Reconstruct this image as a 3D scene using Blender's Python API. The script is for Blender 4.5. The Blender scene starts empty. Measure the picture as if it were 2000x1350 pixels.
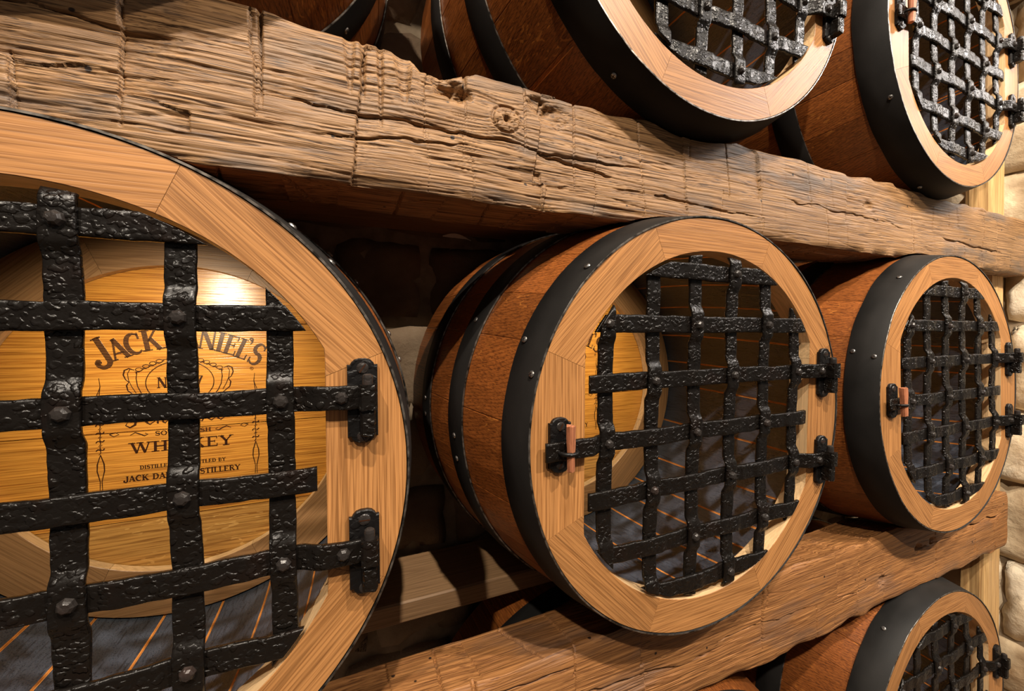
import bpy, math, random
import numpy as np
from mathutils import Matrix, Vector

sc = bpy.context.scene
COL = sc.collection
PI = math.pi

# ------------------------------------------------------------------ camera, world, lights, exposure
cam_d = bpy.data.cameras.new('camera'); cam = bpy.data.objects.new('camera', cam_d); COL.objects.link(cam)
cr = Vector((0.9150781, -0.4032116, -0.0072468)); cu = Vector((0.0132913, 0.0121945, 0.9998373)); cf = Vector((0.4030576, 0.9150255, -0.0165181))
cam.matrix_world = Matrix(((cr.x, cu.x, -cf.x, 0.2116434), (cr.y, cu.y, -cf.y, -0.4002264), (cr.z, cu.z, -cf.z, 0.0677887), (0, 0, 0, 1)))
cam_d.sensor_width = 36.0; cam_d.lens = 803.44 / 2000 * 36; cam_d.clip_start = 0.02
sc.camera = cam

wd = bpy.data.worlds.new('world'); sc.world = wd; wd.use_nodes = True
wd.node_tree.nodes['Background'].inputs[0].default_value = (1.0, 0.90, 0.80, 1)
wd.node_tree.nodes['Background'].inputs[1].default_value = 0.075

def spot(name, loc, aim, watts, size, blend=0.5, radius=0.03, col=(1.0, 0.885, 0.745)):
    l = bpy.data.lights.new(name, 'SPOT'); l.energy = watts; l.spot_size = math.radians(size); l.spot_blend = blend
    l.shadow_soft_size = radius; l.color = col
    o = bpy.data.objects.new(name, l); COL.objects.link(o); o.location = loc
    o.rotation_euler = (Vector(aim) - Vector(loc)).to_track_quat('-Z', 'Y').to_euler()
    return o
# the gallery's row of track spots in front of the rack, and one spot near the side wall
spot('track_spot', (1.75, -1.95, 2.35), (0.80, 0, 0.0), 250, 75)
spot('track_spot', (0.15, -1.40, 2.35), (0.45, 0, -0.05), 230, 78)
spot('track_spot', (-0.80, -1.75, 2.05), (0.40, 0, 0.05), 180, 75)
spot('wall_spot', (3.3, -1.35, 1.95), (1.0, 0, 0.55), 105, 45, radius=0.16, col=(1.0, 0.92, 0.86))
spot('wall_spot', (4.7, -1.20, 1.90), (1.5, 0, 0.60), 48, 26, radius=0.2, col=(1.0, 0.92, 0.86))
spot('pier_spot', (1.0, -1.3, 1.7), (1.95, -0.12, 0.0), 120, 50, radius=0.05)

sc.view_settings.view_transform = 'Standard'; sc.view_settings.look = 'None'
sc.view_settings.gamma = 1.0; sc.view_settings.use_curve_mapping = False
sc.view_settings.exposure = 0.55

# ------------------------------------------------------------------ noise
def _h(ix, iy, seed):
    n = (ix.astype(np.int64) * 374761393 + iy.astype(np.int64) * 668265263 + seed * 982451653) & 0x7fffffff
    n = ((n ^ (n >> 13)) * 1274126177) & 0x7fffffff
    n = n ^ (n >> 16)
    return (n & 0xffff) / 32767.5 - 1.0
def vn(x, y, seed=0):
    x = np.asarray(x, float); y = np.asarray(y, float)
    fx = np.floor(x); fy = np.floor(y); tx = x - fx; ty = y - fy
    ix = fx.astype(np.int64); iy = fy.astype(np.int64)
    tx = tx * tx * (3 - 2 * tx); ty = ty * ty * (3 - 2 * ty)
    a = _h(ix, iy, seed); b = _h(ix + 1, iy, seed); c = _h(ix, iy + 1, seed); d = _h(ix + 1, iy + 1, seed)
    return (a * (1 - tx) + b * tx) * (1 - ty) + (c * (1 - tx) + d * tx) * ty
def fbm(x, y, seed=0, oct=3):
    s = 0; a = 1.0; t = 0
    for k in range(oct):
        s = s + a * vn(x * 2 ** k, y * 2 ** k, seed + 17 * k); t += a; a *= 0.5
    return s / t

# ------------------------------------------------------------------ object helpers
def mesh(name, verts, faces, mats, idx=None, smooth=False):
    me = bpy.data.meshes.new(name)
    me.from_pydata([tuple(v) for v in verts], [], [tuple(f) for f in faces])
    for m in mats: me.materials.append(m)
    if idx is not None: me.polygons.foreach_set('material_index', np.asarray(idx, dtype=np.int32))
    if smooth: me.polygons.foreach_set('use_smooth', np.ones(len(me.polygons), dtype=bool))
    me.update(); return me
def big_mesh(name, V, F, mats, idx=None, smooth=True):
    me = bpy.data.meshes.new(name); V = np.asarray(V, np.float32); F = np.asarray(F, np.int32)
    me.vertices.add(len(V)); me.vertices.foreach_set('co', V.ravel())
    me.loops.add(F.size); me.loops.foreach_set('vertex_index', F.ravel())
    me.polygons.add(len(F)); me.polygons.foreach_set('loop_start', np.arange(0, F.size, F.shape[1], dtype=np.int32))
    me.polygons.foreach_set('loop_total', np.full(len(F), F.shape[1], np.int32))
    for m in mats: me.materials.append(m)
    if idx is not None: me.polygons.foreach_set('material_index', np.asarray(idx, np.int32))
    me.polygons.foreach_set('use_smooth', np.full(len(F), smooth, dtype=bool))
    me.update(calc_edges=True); me.validate(); return me
def obj(name, data, parent=None, loc=(0, 0, 0), rot=(0, 0, 0)):
    o = bpy.data.objects.new(name, data); COL.objects.link(o)
    if parent is not None: o.parent = parent
    o.location = loc; o.rotation_euler = rot
    return o
def tag(o, label, cat, group=None, kind=None):
    if label: o['label'] = label
    if cat: o['category'] = cat
    if group: o['group'] = group
    if kind: o['kind'] = kind
    return o
def box_data(x0, x1, y0, y1, z0, z1):
    v = [(x, y, z) for x in (x0, x1) for y in (y0, y1) for z in (z0, z1)]
    f = [(0, 1, 3, 2), (4, 6, 7, 5), (0, 4, 5, 1), (2, 3, 7, 6), (0, 2, 6, 4), (1, 5, 7, 3)]
    return v, f
def prism(outline, y0, y1, bev=0.0):
    """outline in x,z (counter-clockwise), front at y0 (towards the viewer), back at y1, chamfered front edge"""
    n = len(outline); cx = sum(p[0] for p in outline) / n; cz = sum(p[1] for p in outline) / n
    V = []
    def inset(p):
        d = math.hypot(p[0] - cx, p[1] - cz) or 1
        k = max(0, 1 - bev / d); return (cx + (p[0] - cx) * k, cz + (p[1] - cz) * k)
    for p in outline: V.append((p[0], y1, p[1]))
    for p in outline: V.append((p[0], y0 + bev, p[1]))
    for p in outline: q = inset(p); V.append((q[0], y0, q[1]))
    F = []
    for r in range(2):
        for i in range(n):
            j = (i + 1) % n; F.append((r * n + i, r * n + j, (r + 1) * n + j, (r + 1) * n + i))
    F.append(tuple(range(2 * n, 3 * n))); F.append(tuple(range(n - 1, -1, -1)))
    return V, F

# ------------------------------------------------------------------ materials
class NT:
    def __init__(s, name):
        s.m = bpy.data.materials.new(name); s.m.use_nodes = True; s.t = s.m.node_tree; s.n = s.t.nodes
        s.b = s.n['Principled BSDF']
    def node(s, typ, **kw):
        n = s.n.new(typ)
        for k, v in kw.items():
            if k.startswith('i_'): n.inputs[k[2:]].default_value = v
            else: setattr(n, k, v)
        return n
    def link(s, a, b): s.t.links.new(a, b)
    def coords(s, scale, rand=True):
        tc = s.node('ShaderNodeTexCoord'); src = tc.outputs['Object']
        if rand:
            oi = s.node('ShaderNodeObjectInfo')
            mu = s.node('ShaderNodeMath', operation='MULTIPLY'); mu.inputs[1].default_value = 37.0; s.link(oi.outputs['Random'], mu.inputs[0])
            ad = s.node('ShaderNodeVectorMath', operation='ADD'); s.link(src, ad.inputs[0]); s.link(mu.outputs[0], ad.inputs[1]); src = ad.outputs[0]
        s.src = src
        return s.scaled(scale)
    def scaled(s, scale):
        v = s.node('ShaderNodeVectorMath', operation='MULTIPLY'); s.link(s.src, v.inputs[0]); v.inputs[1].default_value = scale
        return v.outputs[0]
    def noise(s, vec, scale=1.0, detail=2.0, rough=0.5, dist=0.0):
        n = s.node('ShaderNodeTexNoise'); n.inputs['Scale'].default_value = scale; n.inputs['Detail'].default_value = detail
        n.inputs['Roughness'].default_value = rough; n.inputs['Distortion'].default_value = dist; s.link(vec, n.inputs['Vector'])
        return n.outputs['Fac']
    def math(s, op, a, b=None, c=None):
        n = s.node('ShaderNodeMath', operation=op)
        for i, x in enumerate((a, b, c)):
            if x is None: continue
            if isinstance(x, (int, float)): n.inputs[i].default_value = x
            else: s.link(x, n.inputs[i])
        return n.outputs[0]
    def ramp(s, fac, stops, interp='LINEAR'):
        n = s.node('ShaderNodeValToRGB'); cr_ = n.color_ramp; cr_.interpolation = interp
        while len(cr_.elements) < len(stops): cr_.elements.new(0.5)
        for e, (p, c) in zip(cr_.elements, stops):
            e.position = p; e.color = (c, c, c, 1) if isinstance(c, (int, float)) else (*c, 1)
        s.link(fac, n.inputs[0]); return n.outputs[0]
    def mix(s, fac, a, b, mode='MIX'):
        n = s.node('ShaderNodeMix', data_type='RGBA', blend_type=mode)
        for i, x in ((0, fac), (6, a), (7, b)):
            if isinstance(x, (int, float)): n.inputs[i].default_value = x
            elif isinstance(x, tuple): n.inputs[i].default_value = (*x, 1)
            else: s.link(x, n.inputs[i])
        return n.outputs[2]
    def bump(s, h, strength=0.3, dist=0.001, prev=None):
        n = s.node('ShaderNodeBump'); n.inputs['Strength'].default_value = strength; n.inputs['Distance'].default_value = dist
        s.link(h, n.inputs['Height'])
        if prev is not None: s.link(prev, n.inputs['Normal'])
        return n.outputs[0]
    def out(s, color=None, rough=None, normal=None, metallic=None, spec=None):
        b = s.b
        for k, x in (('Base Color', color), ('Roughness', rough), ('Metallic', metallic), ('Specular IOR Level', spec)):
            if x is None: continue
            if isinstance(x, (int, float)): b.inputs[k].default_value = x
            elif isinstance(x, tuple): b.inputs[k].default_value = (*x, 1)
            else: s.link(x, b.inputs[k])
        if normal is not None: s.link(normal, b.inputs['Normal'])
        return s.m

def wood(name, light, dark, axis, pore=0.5, cath=0.5, rough=0.42, spec=0.4, lines=11.0, flecks=None, bump=0.35, var=0.25, straight=1.6, fine=560.0, fibre=260.0):
    t = NT(name)
    def sc3(along, across):
        v = [across] * 3; v['xyz'.index(axis)] = along; return tuple(v)
    low = t.noise(t.coords(sc3(1.6, 13.0)), 1.0, 2.0, 0.5, 0.2)
    ax = [78.0, 47.0, 92.0]; ax['xyz'.index(axis)] = 1.2
    dp = t.node('ShaderNodeVectorMath', operation='DOT_PRODUCT'); t.link(t.src, dp.inputs[0]); dp.inputs[1].default_value = tuple(ax)
    fr = t.math('FRACT', t.math('MULTIPLY_ADD', low, lines, t.math('MULTIPLY', dp.outputs['Value'], straight)))
    brk = t.noise(t.scaled(sc3(22.0, 210.0)), 1.0, 2.0, 0.6)
    ring = t.math('MULTIPLY', t.ramp(fr, [(0.0, 0.0), (0.08, 1.0), (0.20, 0.8), (0.42, 0.12), (0.95, 0.0)]), t.ramp(brk, [(0.30, 0.35), (0.55, 1.0)]))
    pores = t.noise(t.scaled(sc3(11.0, fine)), 1.0, 2.0, 0.6)
    pr = t.ramp(pores, [(0.36, 1.0), (0.52, 0.0)])
    tone = t.noise(t.scaled(sc3(1.5, 9.0)), 1.0, 2.0)
    c = t.mix(t.math('MULTIPLY', ring, cath), light, dark)
    c = t.mix(t.math('MULTIPLY', pr, pore), c, dark)
    fib = t.noise(t.scaled(sc3(4.0, fibre)), 1.0, 3.0, 0.6)
    oi = t.node('ShaderNodeObjectInfo')
    br = t.math('MULTIPLY_ADD', oi.outputs['Random'], var, 1.0 - var * 0.5)
    br = t.math('MULTIPLY', br, t.math('MULTIPLY_ADD', tone, 0.5, 0.75))
    br = t.math('MULTIPLY', br, t.math('MULTIPLY_ADD', fib, 0.9, 0.55))
    cmb = t.node('ShaderNodeCombineXYZ')
    for i in range(3): t.link(br, cmb.inputs[i])
    c = t.mix(1.0, c, cmb.outputs[0], 'MULTIPLY')
    if flecks:
        fl = t.noise(t.scaled(sc3(55.0, 150.0)), 1.0, 1.0, 0.5, 1.2)
        f2 = t.noise(t.scaled(sc3(5.0, 14.0)), 1.0, 1.0)
        fm = t.math('MULTIPLY', t.ramp(fl, [(0.64, 0.0), (0.69, 1.0)]), t.ramp(f2, [(0.45, 0.0), (0.6, 0.8)]))
        c = t.mix(fm, c, flecks)
    h = t.math('ADD', t.math('MULTIPLY', pores, 0.8), t.math('MULTIPLY', ring, -0.25))
    return t.out(c, rough, t.bump(h, bump, 0.0006), spec=spec)

M = {}
M['ring'] = wood('light_oak', (0.40, 0.183, 0.060), (0.145, 0.053, 0.013), 'x', pore=0.6, cath=0.5, rough=0.42, var=0.2, lines=9, straight=2.6, spec=0.35)
M['stave'] = wood('stained_oak_stave', (0.235, 0.070, 0.014), (0.045, 0.011, 0.003), 'y', pore=0.7, cath=0.5, rough=0.38, flecks=(0.36, 0.125, 0.024), spec=0.4, var=0.5, lines=6, fine=800.0, straight=2.6)
M['head'] = wood('head_oak', (0.34, 0.185, 0.08), (0.17, 0.08, 0.03), 'x', pore=0.5, cath=0.5, rough=0.40, var=0.06)
M['board'] = wood('amber_varnished_oak', (0.60, 0.27, 0.045), (0.22, 0.065, 0.008), 'x', pore=0.7, cath=0.45, rough=0.24, lines=9, spec=0.5, var=0.12, straight=2.8)
M['rayboard'] = wood('ray_flecked_oak', (0.52, 0.27, 0.07), (0.24, 0.10, 0.02), 'x', pore=0.95, cath=0.5, rough=0.28, lines=4, flecks=(0.66, 0.38, 0.12), var=0.1, fine=260.0)
M['rail'] = wood('pale_sawn_wood', (0.30, 0.175, 0.085), (0.16, 0.085, 0.038), 'x', pore=0.4, cath=0.5, rough=0.55)
M['post'] = wood('post_wood', (0.58, 0.36, 0.15), (0.32, 0.16, 0.055), 'z', pore=0.5, cath=0.6, rough=0.5)
M['peg'] = wood('reddish_peg', (0.46, 0.17, 0.08), (0.22, 0.07, 0.03), 'z', pore=0.8, cath=0.5, rough=0.55)
M['pale_edge'] = wood('pale_edge_oak', (0.62, 0.42, 0.22), (0.40, 0.24, 0.11), 'x', pore=0.4, cath=0.3, rough=0.5, lines=9, straight=2.6)
M['raw'] = wood('raw_stave_edge', (0.66, 0.27, 0.06), (0.42, 0.15, 0.03), 'y', rough=0.5)

def iron(name, col, rough, dent_scale, dent, fine):
    t = NT(name)
    v0 = t.coords((1, 1, 1))
    wob = t.noise(t.scaled((140, 140, 140)), 1.0, 2.0)
    wv = t.node('ShaderNodeVectorMath', operation='MULTIPLY_ADD')
    t.link(wob, wv.inputs[0]); wv.inputs[1].default_value = (0.007, 0.007, 0.007); t.link(v0, wv.inputs[2])
    sx = t.node('ShaderNodeVectorMath', operation='MULTIPLY'); t.link(wv.outputs[0], sx.inputs[0]); sx.inputs[1].default_value = (dent_scale * 0.75, dent_scale * 0.6, dent_scale)
    vo = t.node('ShaderNodeTexVoronoi', feature='SMOOTH_F1'); vo.inputs['Scale'].default_value = 1.0; vo.inputs['Smoothness'].default_value = 0.25
    t.link(sx.outputs[0], vo.inputs['Vector'])
    d = t.ramp(vo.outputs['Distance'], [(0.12, 1.0), (0.40, 0.85), (0.56, 0.0)])
    patch = t.ramp(t.noise(t.scaled((70, 70, 70)), 1.0, 1.0), [(0.38, 0.15), (0.62, 1.0)])
    d = t.math('MULTIPLY', d, patch)
    nz = t.noise(t.scaled((420, 420, 420)), 1.0, 3.0, 0.6)
    n1 = t.bump(d, dent, 0.0022)
    n2 = t.bump(nz, fine, 0.0006, n1)
    rust = t.ramp(t.noise(t.scaled((35, 35, 35)), 1.0, 3.0), [(0.55, 0.0), (0.75, 0.6)])
    c = t.mix(rust, col, (col[0] * 1.7, col[1] * 1.05, col[2] * 0.85))
    rr = t.math('MULTIPLY_ADD', nz, 0.25, rough - 0.1)
    return t.out(c, rr, n2, metallic=0.1, spec=0.27)
M['iron'] = iron('hammered_iron', (0.0065, 0.005, 0.004), 0.29, 215, 0.62, 0.35)
M['plate'] = iron('plate_iron', (0.006, 0.0052, 0.005), 0.38, 170, 0.4, 0.3)
M['rivet'] = iron('rivet_iron', (0.024, 0.020, 0.018), 0.27, 130, 0.3, 0.25)

t = NT('painted_hoop'); t.coords((1, 1, 1))
g = t.noise(t.scaled((900, 900, 900)), 1.0, 2.0)
sm = t.noise(t.scaled((9, 14, 9)), 1.0, 3.0)
M['hoop'] = t.out(t.ramp(sm, [(0.3, (0.009, 0.0085, 0.008)), (0.75, (0.022, 0.020, 0.0185))]), t.math('MULTIPLY_ADD', sm, 0.3, 0.40), t.bump(g, 0.25, 0.0004), metallic=0.0, spec=0.12)
t = NT('bare_steel_edge'); t.coords((1, 1, 1))
M['steel'] = t.out(t.ramp(t.noise(t.scaled((120, 120, 120)), 1.0, 2.0), [(0.35, (0.03, 0.026, 0.022)), (0.65, (0.24, 0.21, 0.18))]), 0.35, metallic=0.8)
t = NT('screw_steel'); M['screw'] = t.out((0.32, 0.30, 0.28), 0.3, metallic=0.9)

t = NT('charred_oak'); t.coords((1, 1, 1))
al = t.noise(t.scaled((300, 22, 300)), 1.0, 3.0, 0.62)
sp = t.noise(t.scaled((700, 420, 700)), 1.0, 2.0, 0.6)
tn = t.noise(t.scaled((9, 4, 9)), 1.0, 3.0)
M['char'] = t.out(t.mix(t.ramp(al, [(0.34, 0.6), (0.48, 0.0)]), t.ramp(tn, [(0.3, (0.034, 0.041, 0.056)), (0.7, (0.066, 0.079, 0.106))]), (0.008, 0.008, 0.009)), t.math('MULTIPLY_ADD', al, 0.25, 0.22),
                  t.bump(t.ramp(sp, [(0.60, 0.0), (0.68, 1.0)]), 0.9, 0.0010, t.bump(al, 0.8, 0.0014)), spec=0.45)

t = NT('branded_lettering'); M['letter'] = t.out((0.035, 0.012, 0.005), 0.22, spec=0.6)
t = NT('striped_lettering'); t.coords((1, 1, 1), rand=False)
sep = t.node('ShaderNodeSeparateXYZ'); t.link(t.src, sep.inputs[0])
st = t.ramp(t.math('FRACT', t.math('MULTIPLY', sep.outputs[2], 430.0)), [(0.70, 0.0), (0.78, 1.0), (0.97, 1.0), (1.0, 0.0)])
M['letter_striped'] = t.out(t.mix(st, (0.030, 0.010, 0.004), (0.22, 0.10, 0.03)), 0.25, spec=0.6)

def beam_mat(name, light, mid, dark, grey, greyamt):
    t = NT(name)
    wob = t.noise(t.coords((2.0, 4.0, 9.0), rand=False), 1.0, 3.0)
    sv = t.node('ShaderNodeVectorMath', operation='MULTIPLY_ADD'); t.link(wob, sv.inputs[0]); sv.inputs[1].default_value = (0, 0.03, 0.035); t.link(t.src, sv.inputs[2])
    s2 = t.node('ShaderNodeVectorMath', operation='MULTIPLY'); t.link(sv.outputs[0], s2.inputs[0]); s2.inputs[1].default_value = (5.0, 240.0, 300.0)
    g1 = t.noise(s2.outputs[0], 1.0, 3.0, 0.62)
    s3 = t.node('ShaderNodeVectorMath', operation='MULTIPLY'); t.link(sv.outputs[0], s3.inputs[0]); s3.inputs[1].default_value = (6.0, 640.0, 820.0)
    g2 = t.noise(s3.outputs[0], 1.0, 2.0, 0.6)
    c = t.mix(t.ramp(g1, [(0.40, 1.0), (0.60, 0.0)]), light, mid)
    c = t.mix(t.ramp(g2, [(0.36, 0.9), (0.48, 0.0)]), c, dark)
    big = t.noise(t.scaled((6.0, 14.0, 22.0)), 1.0, 3.0, 0.6)
    c = t.mix(t.ramp(big, [(0.52, 0.0), (0.68, greyamt)]), c, grey)
    worm = t.node('ShaderNodeTexVoronoi', feature='F1'); worm.inputs['Scale'].default_value = 26.0; t.link(t.src, worm.inputs['Vector'])
    c = t.mix(t.ramp(worm.outputs['Distance'], [(0.055, 1.0), (0.075, 0.0)]), c, (0.02, 0.01, 0.006))
    h = t.math('ADD', t.math('MULTIPLY', g1, 0.6), t.math('MULTIPLY', g2, 0.6))
    return t.out(c, 0.52, t.bump(h, 0.7, 0.0014), spec=0.35)
M['beam_top'] = beam_mat('weathered_hewn_oak', (0.315, 0.172, 0.073), (0.20, 0.102, 0.041), (0.055, 0.026, 0.011), (0.10, 0.072, 0.054), 0.85)
M['beam_low'] = beam_mat('warm_hewn_oak', (0.34, 0.152, 0.050), (0.225, 0.094, 0.030), (0.10, 0.036, 0.012), (0.14, 0.080, 0.05), 0.6)

def stone_mat(name, a, b, c):
    t = NT(name)
    n = t.noise(t.coords((1, 1, 1)), 7.0, 4.0, 0.6)
    f = t.noise(t.scaled((1, 1, 1)), 60.0, 4.0, 0.65)
    oi = t.node('ShaderNodeObjectInfo')
    k = t.math('ADD', t.math('MULTIPLY', n, 0.75), t.math('MULTIPLY', oi.outputs['Random'], 0.3))
    col = t.ramp(k, [(0.28, a), (0.5, b), (0.75, c)])
    return t.out(col, 0.85, t.bump(t.math('ADD', t.math('MULTIPLY', f, 0.5), n), 0.6, 0.01), spec=0.2)
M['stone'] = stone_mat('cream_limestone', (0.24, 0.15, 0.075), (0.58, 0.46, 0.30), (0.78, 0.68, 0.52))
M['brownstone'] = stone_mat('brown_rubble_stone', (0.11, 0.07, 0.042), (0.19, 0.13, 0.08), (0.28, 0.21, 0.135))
t = NT('mortar'); M['mortar'] = t.out(t.ramp(t.noise(t.coords((1, 1, 1)), 30.0, 4.0), [(0.3, (0.17, 0.125, 0.08)), (0.7, (0.30, 0.23, 0.155))]), 0.9, spec=0.1)
t = NT('dark_floor'); M['floor'] = t.out(t.ramp(t.noise(t.coords((1, 1, 1)), 3.0, 4.0), [(0.3, (0.10, 0.06, 0.035)), (0.7, (0.16, 0.10, 0.06))]), 0.5, spec=0.3)
t = NT('pale_glint'); M['pale_glint'] = t.out((0.7, 0.64, 0.55), 0.6)  # pale colour painted for the lit bit of rear plank

# ------------------------------------------------------------------ barrels: where they stand
BAR = {  # centre of the front face, yaw, pitch
 'B1': ((0.0001, 0.0003, -0.0500), 0.0, 0.0),
 'B2': ((0.6845, -0.0013, -0.0519), 0.0019, -0.0239),
 'B3': ((1.3734, -0.0002, -0.0494), -0.0063, 0.0121),
 'T1': ((-0.0160, 0.0000, 0.6520), 0.0, 0.0),
 'T2': ((0.7087, 0.0017, 0.6509), 0.0049, -0.0248),
 'T3': ((1.4103, 0.0100, 0.6563), 0.0, 0.0100),
 'L2': ((0.6900, 0.0000, -0.7650), 0.0, 0.0),
 'L3': ((1.3902, 0.0161, -0.7584), 0.0, 0.0150),
}
def r_out(y): return 0.2765 + 0.046 * (1 - ((y - 0.42) / 0.42) ** 2)
BACK = 0.435

# ------------------------------------------------------------------ setting: walls, floor
def stone_mesh(seed, w, h, d, mat, n=7):
    rg = random.Random(seed); V = []; F = []
    for j in range(n + 1):
        for i in range(n + 1):
            u = i / n * 2 - 1; v = j / n * 2 - 1
            x = u * w / 2 * (1 - 0.05 * abs(v) ** 6); z = v * h / 2 * (1 - 0.05 * abs(u) ** 6)
            e = max(abs(u), abs(v)) ** 9
            y = -d * (1 - 0.75 * e) + 0.016 * float(vn(np.array(x * 22), np.array(z * 22), seed)) + 0.010 * float(vn(np.array(x * 60), np.array(z * 60), seed + 5))
            if e > 0.98:
                x += 0.006 * float(vn(np.array(z * 30), np.array(x * 30 + 7), seed)); z += 0.006 * float(vn(np.array(x * 30), np.array(z * 30 + 3), seed + 1))
            V.append((x, y, z))
    b = len(V)
    edge = [i for i in range(n + 1)] + [(n + 1) * j + n for j in range(1, n + 1)] + [(n + 1) * n + i for i in range(n - 1, -1, -1)] + [(n + 1) * j for j in range(n - 1, 0, -1)]
    for k in edge: V.append((V[k][0], 0.02, V[k][2]))
    for j in range(n):
        for i in range(n):
            a = j * (n + 1) + i; F.append((a, a + 1, a + n + 2, a + n + 1))
    L = len(edge)
    for k in range(L): F.append((edge[(k + 1) % L], edge[k], b + k, b + (k + 1) % L))
    return mesh('stone', V, F, [mat], smooth=True)
WALL_Y = 0.492; WALL_X = 1.95
v, f = box_data(-0.75, WALL_X + 0.2, WALL_Y, WALL_Y + 0.15, -1.1, 1.25)
wb = tag(obj('wall_back', mesh('wall_back', v, f, [M['mortar']])), 'dark rubble stone wall behind the rack of barrels', 'wall', kind='structure')
v, f = box_data(WALL_X, WALL_X + 0.2, -0.10, WALL_Y, -1.1, 1.25)
wr = tag(obj('wall_right', mesh('wall_right', v, f, [M['mortar']])), 'brightly lit cream stone wall where the beams end', 'wall', kind='structure')
rg = random.Random(5)
z = -1.09
while z < 1.2:
    h = rg.uniform(0.12, 0.2); x = -0.74 + rg.uniform(0, 0.05)
    while x < WALL_X - 0.05:
        w = rg.uniform(0.15, 0.30)
        if min(abs(x + w / 2 - c) for c in (0.34, 1.03, 1.75)) < 0.28:
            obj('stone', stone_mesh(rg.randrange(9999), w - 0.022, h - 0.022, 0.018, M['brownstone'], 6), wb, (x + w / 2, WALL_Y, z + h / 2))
        x += w
    z += h
z = -1.09
while z < 1.2:
    h = rg.uniform(0.15, 0.26); y = -0.10
    while y < WALL_Y - 0.06:
        w = min(rg.uniform(0.18, 0.34), WALL_Y - y)
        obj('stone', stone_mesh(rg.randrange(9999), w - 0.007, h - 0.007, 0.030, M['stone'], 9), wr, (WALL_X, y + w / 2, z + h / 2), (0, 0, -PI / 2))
        y += w
    z += h
v, f = box_data(-1.2, WALL_X + 0.2, -3.2, WALL_Y + 0.15, -1.2, -1.1)
tag(obj('floor', mesh('floor', v, f, [M['floor']])), 'dark plain floor under the rack', 'floor', kind='structure')

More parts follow.
